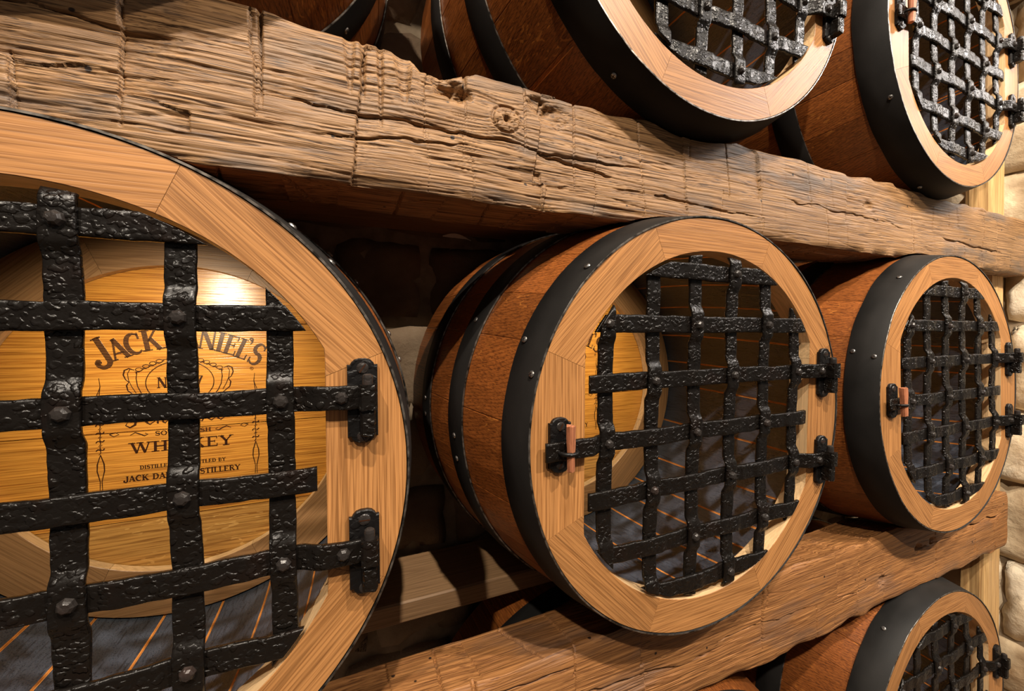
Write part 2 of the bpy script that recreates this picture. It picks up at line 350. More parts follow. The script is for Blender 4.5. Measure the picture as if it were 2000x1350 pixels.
# ------------------------------------------------------------------ hewn beams
def limits(X, Y, Z, above, below):
    """keep the beam clear of the barrels that rest on it and of those under it"""
    for k in above:
        (bx, by, bz), yw, pt = BAR[k]; bz = bz - pt * (Y - by); bx = bx - yw * (Y - by); r = r_out(np.clip(Y - by, 0, 0.5)) + 0.0062
        ins = np.abs(X - bx) < r; lim = bz - np.sqrt(np.maximum(r * r - (X - bx) ** 2, 0)); Z = np.where(ins, np.minimum(Z, lim), Z)
    for k in below:
        (bx, by, bz), yw, pt = BAR[k]; bz = bz - pt * (Y - by); bx = bx - yw * (Y - by); r = r_out(np.clip(Y - by, 0, 0.5)) + 0.0062
        ins = np.abs(X - bx) < r; lim = bz + np.sqrt(np.maximum(r * r - (X - bx) ** 2, 0)); Z = np.where(ins, np.maximum(Z, lim), Z)
    return Z
def relief(X, Z, zb, zt, seed, p):
    """how far the hewn face stands out (metres), from grain ridges, axe cuts, splits, gouges and knots"""
    h = np.zeros_like(X)
    Zw = Z + 0.006 * vn(X * 3, Z * 7, seed) + 0.0012 * vn(X * 12, Z * 26, seed + 1)
    for kx, kz, kr in p['knots']:
        d = np.hypot((X - kx), (Z - kz) * 1.15); Zw = Zw + np.sign(kz - Z + 1e-6) * -0.012 * np.exp(-(d / (kr * 1.3)) ** 2) * np.clip(np.abs(Z - kz) / kr, 0, 1)
    h += p['broad'] * fbm(X * 5, Z * 12, seed + 2, 3)
    wear = np.clip(0.75 + 0.6 * vn(X * 5, Z * 14, seed + 3), 0.15, 1.3)
    g = fbm(X * 7, Zw * 300, seed + 4, 3)
    rough_x = np.interp(X, [0.6, 0.85, 1.0, 2.0], [1.0, 0.75, 0.45, 0.4])
    h -= rough_x * p['grain'] * wear * (1.1 * np.exp(-(g / 0.13) ** 2) + 0.35 * g + 0.2 * vn(X * 25, Zw * 600, seed + 5))
    h -= rough_x * 1.1 * p['grain'] * np.exp(-(fbm(X * 4, Zw * 95, seed + 6, 2) / 0.05) ** 2)
    rr = random.Random(seed)
    # axe cuts: upright score marks, the chip to one side of each sits lower
    x = X.min()
    while x < X.max():
        w = rr.uniform(*p['cell']); nrow = rr.choice((1, 2, 2, 3)); zs = sorted([zb] + [rr.uniform(zb + 0.02, zt - 0.02) for _ in range(nrow - 1)] + [zt])
        for a, b in zip(zs[:-1], zs[1:]):
            if rr.random() < p['skip'] + (0.25 if x > 0.85 else 0): continue
            sl = rr.uniform(-0.12, 0.12); xo = x + rr.uniform(-0.012, 0.012)
            xl = xo + sl * (Z - (a + b) / 2) + 0.0009 * vn(Z * 160, X * 0, seed + 3) + 0.0012 * vn(Z * 40, X * 0, seed + rr.randrange(99))
            u = (X - xl) / w
            edge = a + 0.004 * vn(X * 30, Z * 0, seed + 9); edge2 = b + 0.004 * vn(X * 30, Z * 0 + 5, seed + 9)
            m = (u >= 0) & (u < 1) & (Z > edge) & (Z < edge2)
            dep = rr.uniform(0.0006, 1.0) ** 2.2 * p['chip'] * (0.4 if x > 0.85 else 1.0)
            if rr.random() < 0.6: h -= np.where(m, dep * (1 - u) ** 1.3, 0)
            else: h -= np.where(m, dep * np.clip(u, 0, 1) ** 1.5 * 0.8, 0)
            cut = np.exp(-((X - xl) / 0.0008) ** 2) * ((Z > a - 0.004) & (Z < b + 0.004))
            h -= rr.uniform(0.4, 1.0) * p['cut'] * cut
        x += w
    # long splits along the grain
    for (x0, z0, x1, z1, dep, wid) in p['splits']:
        u = (X - x0) / (x1 - x0); zc = z0 + (z1 - z0) * u + 0.004 * vn(X * 22, Z * 0, seed + 21) + 0.0015 * vn(X * 80, Z * 0, seed + 22)
        e = np.clip(np.minimum(u, 1 - u) * 8, 0, 1) * ((u > 0) & (u < 1))
        h -= dep * e * np.exp(-((Z - zc) / (wid * (0.6 + 0.5 * vn(X * 40, Z * 0, seed + 23)))) ** 2)
        h -= 0.3 * dep * e * np.where((Z < zc) & (Z > zc - 0.012), 1 - (zc - Z) / 0.012, 0)
    for (gx, z0, z1, wid, dep) in p['gouges']:
        u = np.clip((Z - z0) / (z1 - z0), 0, 1); inside = (Z > z0)
        ww = wid * (0.25 + 0.75 * u) + 1e-6; q = (X - gx) / ww
        pr = np.where((np.abs(q) < 1) & inside, 1 - q * q, 0) * np.clip((Z - z0) / 0.02, 0, 1)
        h -= dep * pr
    for (kx, kz, kr) in p['knots']:
        d = np.hypot((X - kx), (Z - kz) * 1.2); an = np.arctan2(Z - kz, X - kx)
        h += 0.0035 * np.exp(-(d / kr) ** 4)
        ray = np.abs(np.sin(an * 5.5 + 1.5 * vn(d * 150, an * 2, seed + 31)))
        h -= 0.004 * np.exp(-(d / (kr * 0.75)) ** 6) * np.exp(-(ray / 0.14) ** 2) * np.clip(d / (kr * 0.15), 0, 1)
        h -= 0.009 * np.exp(-(d / (kr * 0.16)) ** 2)
        h -= 0.003 * np.exp(-((d - kr * 0.85) / (kr * 0.07)) ** 2)
    for (px_, pz, pr_, dep) in p['pits']:
        d = np.hypot((X - px_) * 0.7, Z - pz) + 0.5 * pr_ * fbm(X * 90, Z * 130, seed + 41)
        h -= dep * np.exp(-(np.maximum(d, 0) / pr_) ** 3)
    return h
def hewn_beam(name, x0, x1, yf, yb, zb, zt, above, below, seed, p, mat, x_fine=(-0.1, 1.95)):
    xs = np.concatenate([np.arange(x0, x_fine[0], 0.01), np.arange(x_fine[0], 0.8, 0.0013), np.arange(0.8, 1.1, 0.0021), np.arange(1.1, x1, 0.003), [x1]])
    xs = np.unique(xs[xs <= x1])
    nf, nt, nb = 170, 56, 5
    par = []      # (side, s) around the section: front bottom->top, top front->back, back top->bottom, bottom back->front
    par += [(0, k / nf) for k in range(nf)] + [(1, k / nt) for k in range(nt)] + [(2, k / nb) for k in range(nb)] + [(3, k / nt) for k in range(nt)]
    side = np.array([a for a, _ in par]); s = np.array([b for _, b in par])
    ztx = zt + 0.003 * fbm(xs * 9, xs * 0, seed + 51, 4) + np.interp(xs, *p['top']); zbx = zb + 0.003 * fbm(xs * 9, xs * 0 + 9, seed + 52, 4)
    N = len(xs); K = len(par)
    X = np.repeat(xs[:, None], K, 1); S = np.repeat(s[None], N, 0); SD = np.repeat(side[None], N, 0)
    ZT = ztx[:, None]; ZB = zbx[:, None]
    ybk = yb + 0.004 * vn(X * 6, S * 0, seed + 60)
    tops = 0.018  # top and bottom lean away towards the back
    Z = np.where(SD == 0, ZB + (ZT - ZB) * S, np.where(SD == 1, ZT - tops * S, np.where(SD == 2, (ZT - tops) * (1 - S) + ZB * S, ZB)))
    Yb = np.where(SD == 0, yf, np.where(SD == 1, yf + (ybk - yf) * S, np.where(SD == 2, ybk, ybk + (yf - ybk) * S)))
    Y = Yb.copy()
    # front relief
    H = relief(X, np.where(SD == 0, Z, np.where(SD == 1, ZT, ZB)), zb, zt, seed, p)
    edge = np.where(SD == 0, np.minimum(S, 1 - S) * (zt - zb), 0)
    rnd = 0.007 * np.exp(-(edge / 0.006)) * np.clip(0.8 + 0.8 * vn(X * 25, Z * 0, seed + 70), 0.1, 2)
    fall = np.where(SD == 0, 1.0, np.where(SD == 1, np.exp(-S / 0.10), np.where(SD == 3, np.exp(-(1 - S) / 0.10), 0)))
    Y = Y - H * fall + rnd * (SD == 0) + np.where(SD != 0, 0.007 * fall * np.clip(0.8 + 0.8 * vn(X * 25, Z * 0, seed + 70), 0.1, 2), 0)
    # top / bottom relief
    T = 0.0035 * fbm(X * 5, Yb * 40, seed + 80, 3) - 0.0016 * np.abs(fbm(X * 9, Yb * 230, seed + 81, 3)) * 1.6
    rr = random.Random(seed + 7); x = x0
    while x < x1:
        ang = rr.uniform(-0.3, 0.3)
        T = T - 0.004 * np.exp(-((X - x - ang * (Yb - yf)) / 0.0013) ** 2) * (rr.random() < 0.7) - 0.002 * np.clip((X - x) / 0.05, 0, 1) * (X - x < 0.05) * (X > x)
        x += rr.uniform(0.05, 0.14)
    Z = Z + np.where(SD == 1, T * (1 - np.exp(-S / 0.06)), np.where(SD == 3, -T * (1 - np.exp(-(1 - S) / 0.06)), 0))
    Z = limits(X, Y, Z, above, below)
    V = np.stack([X, Y, Z], -1).reshape(-1, 3)
    i = np.arange(N - 1)[:, None] * K; k = np.arange(K)[None]; k2 = (k + 1) % K
    F = np.stack([(i + k), (i + K + k), (i + K + k2), (i + k2)], -1).reshape(-1, 4)
    # end caps: fan rows between mirrored points
    cen0 = len(V); c0 = V[:K].mean(0); c1 = V[-K:].mean(0); V = np.vstack([V, c0[None], c1[None]])
    kk = np.arange(K); kn = (kk + 1) % K; base = (N - 1) * K
    F2 = np.concatenate([np.stack([kk, kn, np.full(K, cen0), np.full(K, cen0)], -1), np.stack([base + kn, base + kk, np.full(K, cen0 + 1), np.full(K, cen0 + 1)], -1)])
    me = big_mesh(name, V, F, [mat])
    cap = mesh(name + '_end', [tuple(q) for q in V[:K]] + [tuple(q) for q in V[base:base + K]], [tuple(range(K - 1, -1, -1)), tuple(range(K, 2 * K))], [mat])
    o = obj(name, me)
    obj('end_grain', cap, o)
    return o
top_p = dict(broad=0.0035, grain=0.0012, cell=(0.03, 0.095), skip=0.30, chip=0.0060, cut=0.0026,
    knots=[(0.405, 0.327, 0.021)],
    splits=[(0.14, 0.300, 0.62, 0.300, 0.006, 0.0014), (0.44, 0.300, 0.56, 0.283, 0.007, 0.0016), (0.2, 0.272, 0.36, 0.288, 0.004, 0.001), (0.55, 0.268, 0.85, 0.262, 0.004, 0.001),
            (-0.1, 0.33, 0.1, 0.335, 0.005, 0.0014), (1.45, 0.285, 1.75, 0.272, 0.006, 0.0013), (0.9, 0.30, 1.3, 0.29, 0.003, 0.001)],
    gouges=[(0.233, 0.312, 0.365, 0.0065, 0.0035), (0.246, 0.312, 0.365, 0.0035, 0.004), (0.263, 0.285, 0.345, 0.0035, 0.0035), (0.287, 0.315, 0.37, 0.012, 0.005), (0.155, 0.285, 0.37, 0.002, 0.006), (0.355, 0.31, 0.37, 0.002, 0.006), (0.43, 0.29, 0.372, 0.002, 0.006), (0.50, 0.24, 0.36, 0.0018, 0.006)],
    pits=[(0.333, 0.349, 0.010, 0.012), (0.347, 0.343, 0.008, 0.012), (0.45, 0.355, 0.010, 0.008), (0.47, 0.345, 0.012, 0.006), (1.16, 0.318, 0.008, 0.004)],
    top=([-0.6, 0.26, 0.295, 0.305, 0.34, 0.37, 0.43, 0.5, 0.62, 2], [0.004, 0.004, 0.0, -0.012, -0.010, 0.001, 0.004, -0.004, 0, 0]))
low_p = dict(broad=0.0035, grain=0.0009, cell=(0.05, 0.13), skip=0.30, chip=0.0050, cut=0.0036,
    knots=[(1.22, -0.425, 0.012)],
    splits=[(0.2, -0.375, 0.75, -0.42, 0.008, 0.0016), (0.3, -0.352, 0.5, -0.36, 0.006, 0.0018), (1.35, -0.39, 1.78, -0.385, 0.010, 0.0018), (0.75, -0.405, 1.0, -0.412, 0.005, 0.0012), (1.0, -0.43, 1.25, -0.42, 0.004, 0.001)],
    gouges=[(0.36, -0.40, -0.335, 0.004, 0.006), (0.86, -0.46, -0.40, 0.003, 0.004)],
    pits=[(1.36, -0.388, 0.008, 0.008), (1.42, -0.386, 0.007, 0.008), (1.22, -0.425, 0.008, 0.008)],
    top=([-0.6, 2], [0, 0]))
ob = hewn_beam('hewn_beam', -0.6, WALL_X - 0.002, 0.050, 0.150, 0.228, 0.372, ('T1', 'T2', 'T3'), ('B1', 'B2', 'B3'), 11, top_p, M['beam_top'])
tag(ob, 'upper rough hewn oak beam with axe marks and a knot, under the top barrels', 'beam', 'hewn rack beams', kind='thing')
ob = hewn_beam('hewn_beam', -0.6, 1.80, 0.050, 0.150, -0.478, -0.335, ('B1', 'B2', 'B3'), ('L2', 'L3'), 23, low_p, M['beam_low'])
tag(ob, 'lower hewn oak beam, orange brown, with a cut end at the cream stone wall', 'beam', 'hewn rack beams', kind='thing')

def plank(name, x0, x1, y0, y1, z0, z1, mat, b=0.003):
    v = []; f = []
    prof = [(y0 + b, z0), (y0, z0 + b), (y0, z1 - b), (y0 + b, z1), (y1, z1), (y1, z0)]
    for x in (x0, x1):
        for p_ in prof: v.append((x, *p_))
    n = len(prof)
    for i in range(n): f.append((i, (i + 1) % n, n + (i + 1) % n, n + i))
    f.append(tuple(range(n - 1, -1, -1))); f.append(tuple(range(n, 2 * n)))
    return obj(name, mesh(name, v, f, [mat]))
tag(plank('rear_plank', -0.6, WALL_X - 0.04, 0.318, 0.470, -0.422, -0.385, M['rail']), 'pale sawn plank at the stone wall carrying the rear of the lower beam barrels', 'plank', kind='thing')
tag(plank('rear_plank', -0.6, WALL_X - 0.04, 0.318, 0.470, 0.294, 0.322, M['rail']), 'sawn plank at the wall carrying the rear of the top barrels', 'plank', kind='thing')
tag(plank('hewn_beam', -0.6, WALL_X - 0.002, 0.052, 0.150, 0.986, 1.12, M['beam_top'], 0.008), 'plain beam added out of view to shade the upper row of barrels', 'beam', 'hewn rack beams', kind='thing')  # added above the view, only to shade the top row
def post(z0, z1, label, seed):
    rg = random.Random(seed); V = []; F = []
    prof = []
    for k in range(28):
        a = k / 28 * 2 * PI; c, s = math.cos(a), math.sin(a)
        q = 1 / max(abs(c), abs(s)) ; q = min(q, 1.28)
        prof.append((c * q * 0.042, s * q * 0.027))
    nz = 30
    for j in range(nz + 1):
        z = z0 + (z1 - z0) * j / nz
        for k, (x, y) in enumerate(prof):
            g = 1 + 0.05 * float(vn(np.array(k * 0.9), np.array(z * 5), seed)) + 0.03 * float(vn(np.array(k * 2.3), np.array(z * 12), seed + 1))
            V.append((1.845 + x * g, 0.112 + y * g, z))
    n = len(prof)
    for j in range(nz):
        for k in range(n): F.append((j * n + k, j * n + (k + 1) % n, (j + 1) * n + (k + 1) % n, (j + 1) * n + k))
    F.append(tuple(range(n - 1, -1, -1))); F.append(tuple(nz * n + k for k in range(n)))
    return tag(obj('support_post', mesh('support_post', V, F, [M['post']], smooth=False)), label, 'post', 'short posts at the stone wall', kind='thing')
post(-1.1, -0.3, 'pale wooden post below the lower beam end, beside the bottom right barrel', 1)
post(-0.3, 0.226, 'wooden post between the two beams, behind the right barrel of the lower beam', 2)
post(0.375, 0.984, 'pale wooden post above the upper beam, beside the top right barrel', 3)

# ------------------------------------------------------------------ barrel part meshes (shared between barrels)
def stave_mesh(width_deg, seed):
    g = math.radians(width_deg) / 2; ys = np.linspace(0.0305, BACK, 10); V = []; F = []; idx = []
    for y in ys:
        ro = r_out(y); ri = ro - 0.019; e = 0.00016 / ro; ch = 0.0016 / ri
        loop = [(ro - 0.0006, -g + e)] + [(ro, a) for a in np.linspace(-g + e + 0.004, g - e - 0.004, 4)] + [(ro - 0.0006, g - e), (ri + 0.0012, g - e)] + [(ri, a) for a in np.linspace(g - e - ch, -g + e + ch, 4)] + [(ri + 0.0012, -g + e)]
        for r, a in loop: V.append((r * math.sin(a), y, r * math.cos(a)))
    n = 12
    for j in range(len(ys) - 1):
        for k in range(n):
            F.append((j * n + k, j * n + (k + 1) % n, (j + 1) * n + (k + 1) % n, (j + 1) * n + k))
            idx.append(0 if k < 5 else (1 if 7 <= k <= 9 else (2 if k in (6, 10) else 0)))
    F.append(tuple(range(n - 1, -1, -1))); idx.append(0); F.append(tuple((len(ys) - 1) * n + k for k in range(n))); idx.append(0)
    return mesh('stave', V, F, [M['stave'], M['char'], M['raw']], idx)
def hoop_mesh(y0, y1, lift, seed, th=0.0021):
    n = 120; V = []; F = []; idx = []
    rg = np.random.RandomState(seed)
    for k in range(n):
        a = 2 * PI * k / n
        wob = 0.0006 * float(vn(np.array(k * 0.35), np.array(0.0), seed)); 
        ya, yb_ = y0 + wob, y1 + 0.0008 * float(vn(np.array(k * 0.3), np.array(5.0), seed))
        for y, r in ((ya, r_out(y0) + lift), (ya, r_out(y0) + lift + th - 0.0004), (ya + 0.0005, r_out(y0) + lift + th), ((ya + yb_) / 2, r_out((y0 + y1) / 2) + lift + th), (yb_ - 0.0005, r_out(y1) + lift + th), (yb_, r_out(y1) + lift + th - 0.0004), (yb_, r_out(y1) + lift)):
            V.append((r * math.sin(a), y, r * math.cos(a)))
    m = 7
    for k in range(n):
        k2 = (k + 1) % n
        for j in range(m):
            j2 = (j + 1) % m
            F.append((k * m + j, k2 * m + j, k2 * m + j2, k * m + j2)); idx.append(1 if j in (0, 1, 4, 5) else 0)
    me = mesh('hoop', V, F, [M['hoop'], M['steel']], idx)
    me.polygons.foreach_set('use_smooth', [i == 0 for i in idx]); return me
def ring_seg(r_in, r_o, y0, y1, mat, flat=None, span=45.0, name='ring_segment', n=14, bev=0.0006, side=0):
    """one felloe of a wooden ring, centred on +z, grain along x"""
    g = math.radians(span) / 2; e = 0.00018
    A = np.linspace(-g, g, n + 1); out = []; inn = []
    for a in A:
        da = -np.sign(a) * (e / r_o) * (abs(a) > g - 1e-6)
        out.append((r_o * math.sin(a + da), r_o * math.cos(a + da)))
        da2 = -np.sign(a) * (e / r_in) * (abs(a) > g - 1e-6)
        ri = flat / math.cos(a) if flat else r_in
        if side: ri = min(r_in, FLAT / abs(math.sin(PI / 4 + side * a)))
        inn.append((ri * math.sin(a + da2), ri * math.cos(a + da2)))
    V = []; F = []; idx = []
    for (ox, oz), (ix, iz) in zip(out, inn):
        d = math.hypot(ox - ix, oz - iz); ux, uz = (ox - ix) / d, (oz - iz) / d
        V += [(ix, y1, iz), (ix, y0 + bev, iz), (ix + ux * bev, y0, iz + uz * bev), (ox - ux * bev * .5, y0, oz - uz * bev * .5), (ox, y0 + bev * .5, oz), (ox, y1, oz)]
    m = 6
    for k in range(n):
        for j in range(m):
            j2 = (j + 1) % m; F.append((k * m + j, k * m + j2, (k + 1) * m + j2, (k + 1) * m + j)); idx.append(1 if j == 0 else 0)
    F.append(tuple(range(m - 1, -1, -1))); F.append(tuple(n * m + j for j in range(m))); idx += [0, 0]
    return mesh(name, V, F, [mat, M['pale_edge']], idx)  # inner edge faces take a paler oak than the rest
RI, FLAT, RO = 0.2335, 0.2065, 0.2768
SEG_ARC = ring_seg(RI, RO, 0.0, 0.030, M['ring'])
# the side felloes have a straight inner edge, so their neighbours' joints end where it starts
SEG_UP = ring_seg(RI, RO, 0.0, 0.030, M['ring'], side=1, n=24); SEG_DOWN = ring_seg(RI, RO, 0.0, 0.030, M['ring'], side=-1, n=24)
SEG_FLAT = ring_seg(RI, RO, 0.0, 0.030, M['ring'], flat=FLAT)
HEAD_ARC = ring_seg(0.233, 0.3005, 0.383, 0.399, M['head'], name='head_segment')
HOOP1 = hoop_mesh(-0.0012, 0.050, 0.0012, 3); HOOP2 = hoop_mesh(0.155, 0.203, 0.0008, 4); HOOP3 = hoop_mesh(0.292, 0.340, 0.0008, 5)

def board_mesh(z0, z1, R, y0, y1, mat):
    zs = np.linspace(z0 + 0.0006, z1 - 0.0006, 12); xs = [math.sqrt(max(R * R - z * z, 1e-8)) for z in zs]
    out = [(x, z) for x, z in zip(xs, zs)] + [(-x, z) for x, z in zip(xs[::-1], zs[::-1])]
    V = [(x, y0, z) for x, z in out] + [(x, y1, z) for x, z in out]; n = len(out)
    F = [tuple(range(n - 1, -1, -1)), tuple(range(n, 2 * n))] + [(i, (i + 1) % n, n + (i + 1) % n, n + i) for i in range(n)]
    me = mesh('head_board', V, F, [mat]); return me
PANEL_Y = 0.4005
BOARDS = [board_mesh(a, b, 0.240, PANEL_Y, PANEL_Y + 0.016, m) for a, b, m in ((-0.2395, -0.155, M['rayboard']), (-0.155, -0.019, M['board']), (-0.019, 0.146, M['board']), (0.146, 0.2395, M['board']))]

def dome(r, h, n=10, facets=True):
    V = [(0, -h, 0)]; F = []
    rings = [(0.55, 0.93), (0.85, 0.62), (1.0, 0.12), (1.0, 0.0)]
    for q, hh in rings:
        for k in range(n):
            a = 2 * PI * k / n + 0.2; V.append((r * q * math.cos(a), -h * hh, r * q * math.sin(a)))
    for k in range(n):
        F.append((0, 1 + k, 1 + (k + 1) % n))
        for j in range(len(rings) - 1):
            a = 1 + j * n; F.append((a + k, a + n + k, a + n + (k + 1) % n, a + (k + 1) % n))
    return V, F
v, f = dome(0.0061, 0.0052, 7); RIVET = mesh('rivet', v, f, [M['rivet']])
def screw_head():
    V, F = dome(0.0042, 0.0022, 14)
    b = len(V)
    for ang in (0.5, 0.5 + PI / 2):
        c, s = math.cos(ang), math.sin(ang); L, w = 0.0028, 0.0005; b = len(V)
        for u, q in ((-L, -w), (L, -w), (L, w), (-L, w)): V.append((u * c - q * s, -0.00225, u * s + q * c))
        F.append((b, b + 1, b + 2, b + 3))
    idx = [0] * (len(F) - 2) + [1, 1]
    return mesh('hoop_screw', V, F, [M['screw'], M['hoop']], idx)
SCREW = screw_head()

# ------------------------------------------------------------------ the woven iron grille
RC = 0.2295; GY = 0.0015; BW = 0.0215; BT = 0.0042
VX = [-0.176, -0.105, -0.034, 0.035, 0.104, 0.172]
HZ = [0.205, 0.1365, 0.0665, -0.0045, -0.072, -0.144, -0.208]
def over(k, l):          # does the upright pass in front?
    if (k, l) in ((1, 0),): return False
    return (k + l) % 2 == 1
def weave(vals, pos, s, base):
    """offset towards the viewer along a bar: level between crossings, kinked at each"""
    o = base
    for p_, v_ in zip(pos, vals):
        d = min(max((abs(s - p_) - 0.0135) / 0.0125, 0), 1); d = 1 - d * d * (3 - 2 * d); o += (v_ - base) * d
    return o
def bar_mesh(upright, idx_, centre, lo, hi, offs, pos, extra=None, base=0.0, width=BW, seed=0, clip=True):
    """a hammered flat bar; lo/hi are its ends along its length, cut back to the round opening"""
    J = [-0.5, -0.485, -0.44, -0.33, -0.17, 0, 0.17, 0.33, 0.44, 0.485, 0.5]; JF = [0.55, 0.18, 0.0, 0.0, 0.0, 0, 0.0, 0.0, 0.0, 0.18, 0.55]
    N = max(int((hi - lo) / 0.0026), 8); V = []
    prof = [(j, d) for j, d in zip(J, JF)] + [(0.5, 1.0), (0.0, 1.0), (-0.5, 1.0)]
    K = len(prof)
    for i in range(N + 1):
        for j, d in prof:
            t_ = i / N
            c_un = centre + j * width
            a, b = lo, hi
            if clip:
                lim = math.sqrt(max(RC * RC - c_un * c_un, 1e-6)); a, b = max(a, -lim), min(b, lim)
                if b < a: a = b = (a + b) / 2
            s = a + (b - a) * t_
            wn = 1 + 0.05 * float(vn(np.array(s * 45), np.array(2.0 if j > 0 else 7.0), seed)) + 0.03 * float(vn(np.array(s * 120), np.array(1.0 if j > 0 else 9.0), seed + 3))
            dx = 0.0009 * float(vn(np.array(s * 14), np.array(0.5), seed + 8))
            cc = centre + dx + j * width * wn
            off = weave(offs, pos, s, base) + (extra(s) if extra else 0)
            dent = 0.0003 * float(vn(np.array(s * 160), np.array(c_un * 190), seed + 5)) if d < 0.5 else 0
            y = GY - off - BT / 2 + BT * d + dent
            V.append((cc, y, s) if upright else (s, y, cc))
    F = []
    for i in range(N):
        for k in range(K):
            q = (i * K + k, i * K + (k + 1) % K, (i + 1) * K + (k + 1) % K, (i + 1) * K + k); F.append(q if not upright else q[::-1])
    c0 = tuple(range(K)); c1 = tuple(N * K + k for k in range(K))
    F.append(c0[::-1] if not upright else c0); F.append(c1 if not upright else c1[::-1])
    me = mesh('bar', V, F, [M['iron']], smooth=True)
    return me
AMP = 0.0032
BARS_V = []; BARS_H = []; RIVETS = []
for k, x in enumerate(VX):
    offs = [0.0033 if over(k, l) else -0.0023 for l in range(7)]
    keep = [l for l in range(7) if math.hypot(x, HZ[l]) < 0.245]
    BARS_V.append(bar_mesh(True, k, x, -0.24, 0.24, [offs[l] for l in keep], [HZ[l] for l in keep], base=-0.0016, width=0.0205, seed=100 + k))
for l, z in enumerate(HZ):
    offs = [-0.0012 if over(k, l) else 0.0024 for k in range(6)]
    keep = [k for k in range(6) if math.hypot(VX[k], z) < 0.245]
    lo, hi, ex, clip = -0.24, 0.24, None, True
    def fwd(s, a, b, d): t_ = min(max((s - a) / (b - a), 0), 1); return d * t_ * t_ * (3 - 2 * t_)
    if l in (2, 4): lo, hi, clip = -0.200, 0.238, False; ex = lambda s: fwd(s, 0.182, 0.206, 0.0095)
    elif l == 3: lo, hi, clip = -0.262, 0.199, False; ex = lambda s: fwd(-s, 0.178, 0.204, 0.0095)
    BARS_H.append(bar_mesh(False, l, z, lo, hi, [offs[k] for k in keep], [VX[k] for k in keep], ex, base=0.0006, seed=200 + l, clip=clip))
for k, x in enumerate(VX):
    for l, z in enumerate(HZ):
        if math.hypot(x, z) < 0.2265 and over(k, l): RIVETS.append((x, GY - 0.0033 - BT / 2 + 0.0004, z))

# hinges and latch
def ogee(w, h):
    hw, hh = w / 2, h / 2; o = []
    half = [(hw, hh - 0.0056), (hw * 0.80, hh - 0.0058), (hw * 0.72, hh - 0.0036), (hw * 0.52, hh - 0.0011), (hw * 0.22, hh)]
    o += [(x, -z) for x, z in half[::-1]] + [(x, z) for x, z in half]
    o += [(-x, z) for x, z in half[::-1]] + [(-x, -z) for x, z in half]
    return o
v, f = prism(ogee(0.0262, 0.077), -0.0050, 0.0, 0.001); PLATE = mesh('hinge', v, f, [M['plate']])
v, f = prism(ogee(0.0270, 0.062), -0.0050, 0.0, 0.001); LPLATE = mesh('latch', v, f, [M['plate']])
def lathe(prof, n=18, mat=None, name='pin'):
    V = []; F = []
    for r, z in prof:
        for k in range(n): a = 2 * PI * k / n; V.append((r * math.cos(a), r * math.sin(a), z))
    for j in range(len(prof) - 1):
        for k in range(n): F.append((j * n + k, j * n + (k + 1) % n, (j + 1) * n + (k + 1) % n, (j + 1) * n + k))
    F.append(tuple(range(n - 1, -1, -1))); F.append(tuple((len(prof) - 1) * n + k for k in range(n)))
    me = mesh(name, V, F, [mat]); return me
PIN = lathe([(0.0047, -0.028), (0.0047, 0.0175), (0.0042, 0.0196), (0.0026, 0.0206)], mat=M['rivet'])
def rolled(w, h, d, seed):
    """the strap's end rolled round the pin: rounded block with wavy edges"""
    o = []
    for k in range(20):
        a = 2 * PI * k / 20; c, s = math.cos(a), math.sin(a); q = min(1 / max(abs(c), abs(s)), 1.25)
        o.append((c * q * w / 2, s * q * d / 2))
    V = []; F = []; n = 20; nz = 6
    for j in range(nz + 1):
        z = -h / 2 + h * j / nz; sh = 0.96 if j in (0, nz) else 1.0
        for k, (x, y) in enumerate(o):
            g = sh * (1 + 0.04 * float(vn(np.array(k * 0.7), np.array(j * 0.9), seed)))
            V.append((x * g, y * g, z + 0.0008 * float(vn(np.array(k * 0.6), np.array(j * 1.0), seed + 4))))
    for j in range(nz):
        for k in range(n): F.append((j * n + k, j * n + (k + 1) % n, (j + 1) * n + (k + 1) % n, (j + 1) * n + k))
    F.append(tuple(range(n - 1, -1, -1))); F.append(tuple(nz * n + k for k in range(n)))
    return mesh('knuckle', V, F, [M['iron']], smooth=False)
KNUCKLE = rolled(0.0150, 0.0220, 0.0165, 3); PINTLE = rolled(0.0130, 0.0235, 0.0150, 6)
def flat_screw():
    V, F = dome(0.0054, 0.0016, 16); b = len(V); c, s = math.cos(1.05), math.sin(1.05)
    for u, q in ((-0.0046, -0.0006), (0.0046, -0.0006), (0.0046, 0.0006), (-0.0046, 0.0006)): V.append((u * c - q * s, -0.00168, u * s + q * c))
    F.append((b, b + 1, b + 2, b + 3)); return mesh('plate_screw', V, F, [M['rivet'], M['letter']], [0] * (len(F) - 1) + [1])
FSCREW = flat_screw()
def torus(R, r, a0, a1, n=24, m=8):
    V = []; F = []
    for i in range(n + 1):
        a = a0 + (a1 - a0) * i / n
        for j in range(m):
            b_ = 2 * PI * j / m; q = R + r * math.cos(b_); V.append((q * math.cos(a), q * math.sin(a), r * math.sin(b_)))
    for i in range(n):
        for j in range(m): F.append((i * m + j, (i + 1) * m + j, (i + 1) * m + (j + 1) % m, i * m + (j + 1) % m))
    return mesh('staple', V, F, [M['plate']], smooth=True)
STAPLE = torus(0.0105, 0.0024, -PI, 0.0)
V = []; F = []; n = 9
for j in range(9):
    z = -0.025 + 0.05 * j / 8; r = 0.0058 - 0.0014 * (1 - j / 8)
    for k in range(n):
        a = 2 * PI * k / n; q = r * (1 + 0.13 * math.sin(k * 2.6 + 1) + 0.05 * math.sin(j * 1.3 + k)); V.append((q * math.cos(a), q * math.sin(a), z + 0.0008 * math.sin(k * 1.7) * (j in (0, 8))))
for j in range(8):
    for k in range(n): F.append((j * n + k, j * n + (k + 1) % n, (j + 1) * n + (k + 1) % n, (j + 1) * n + k))
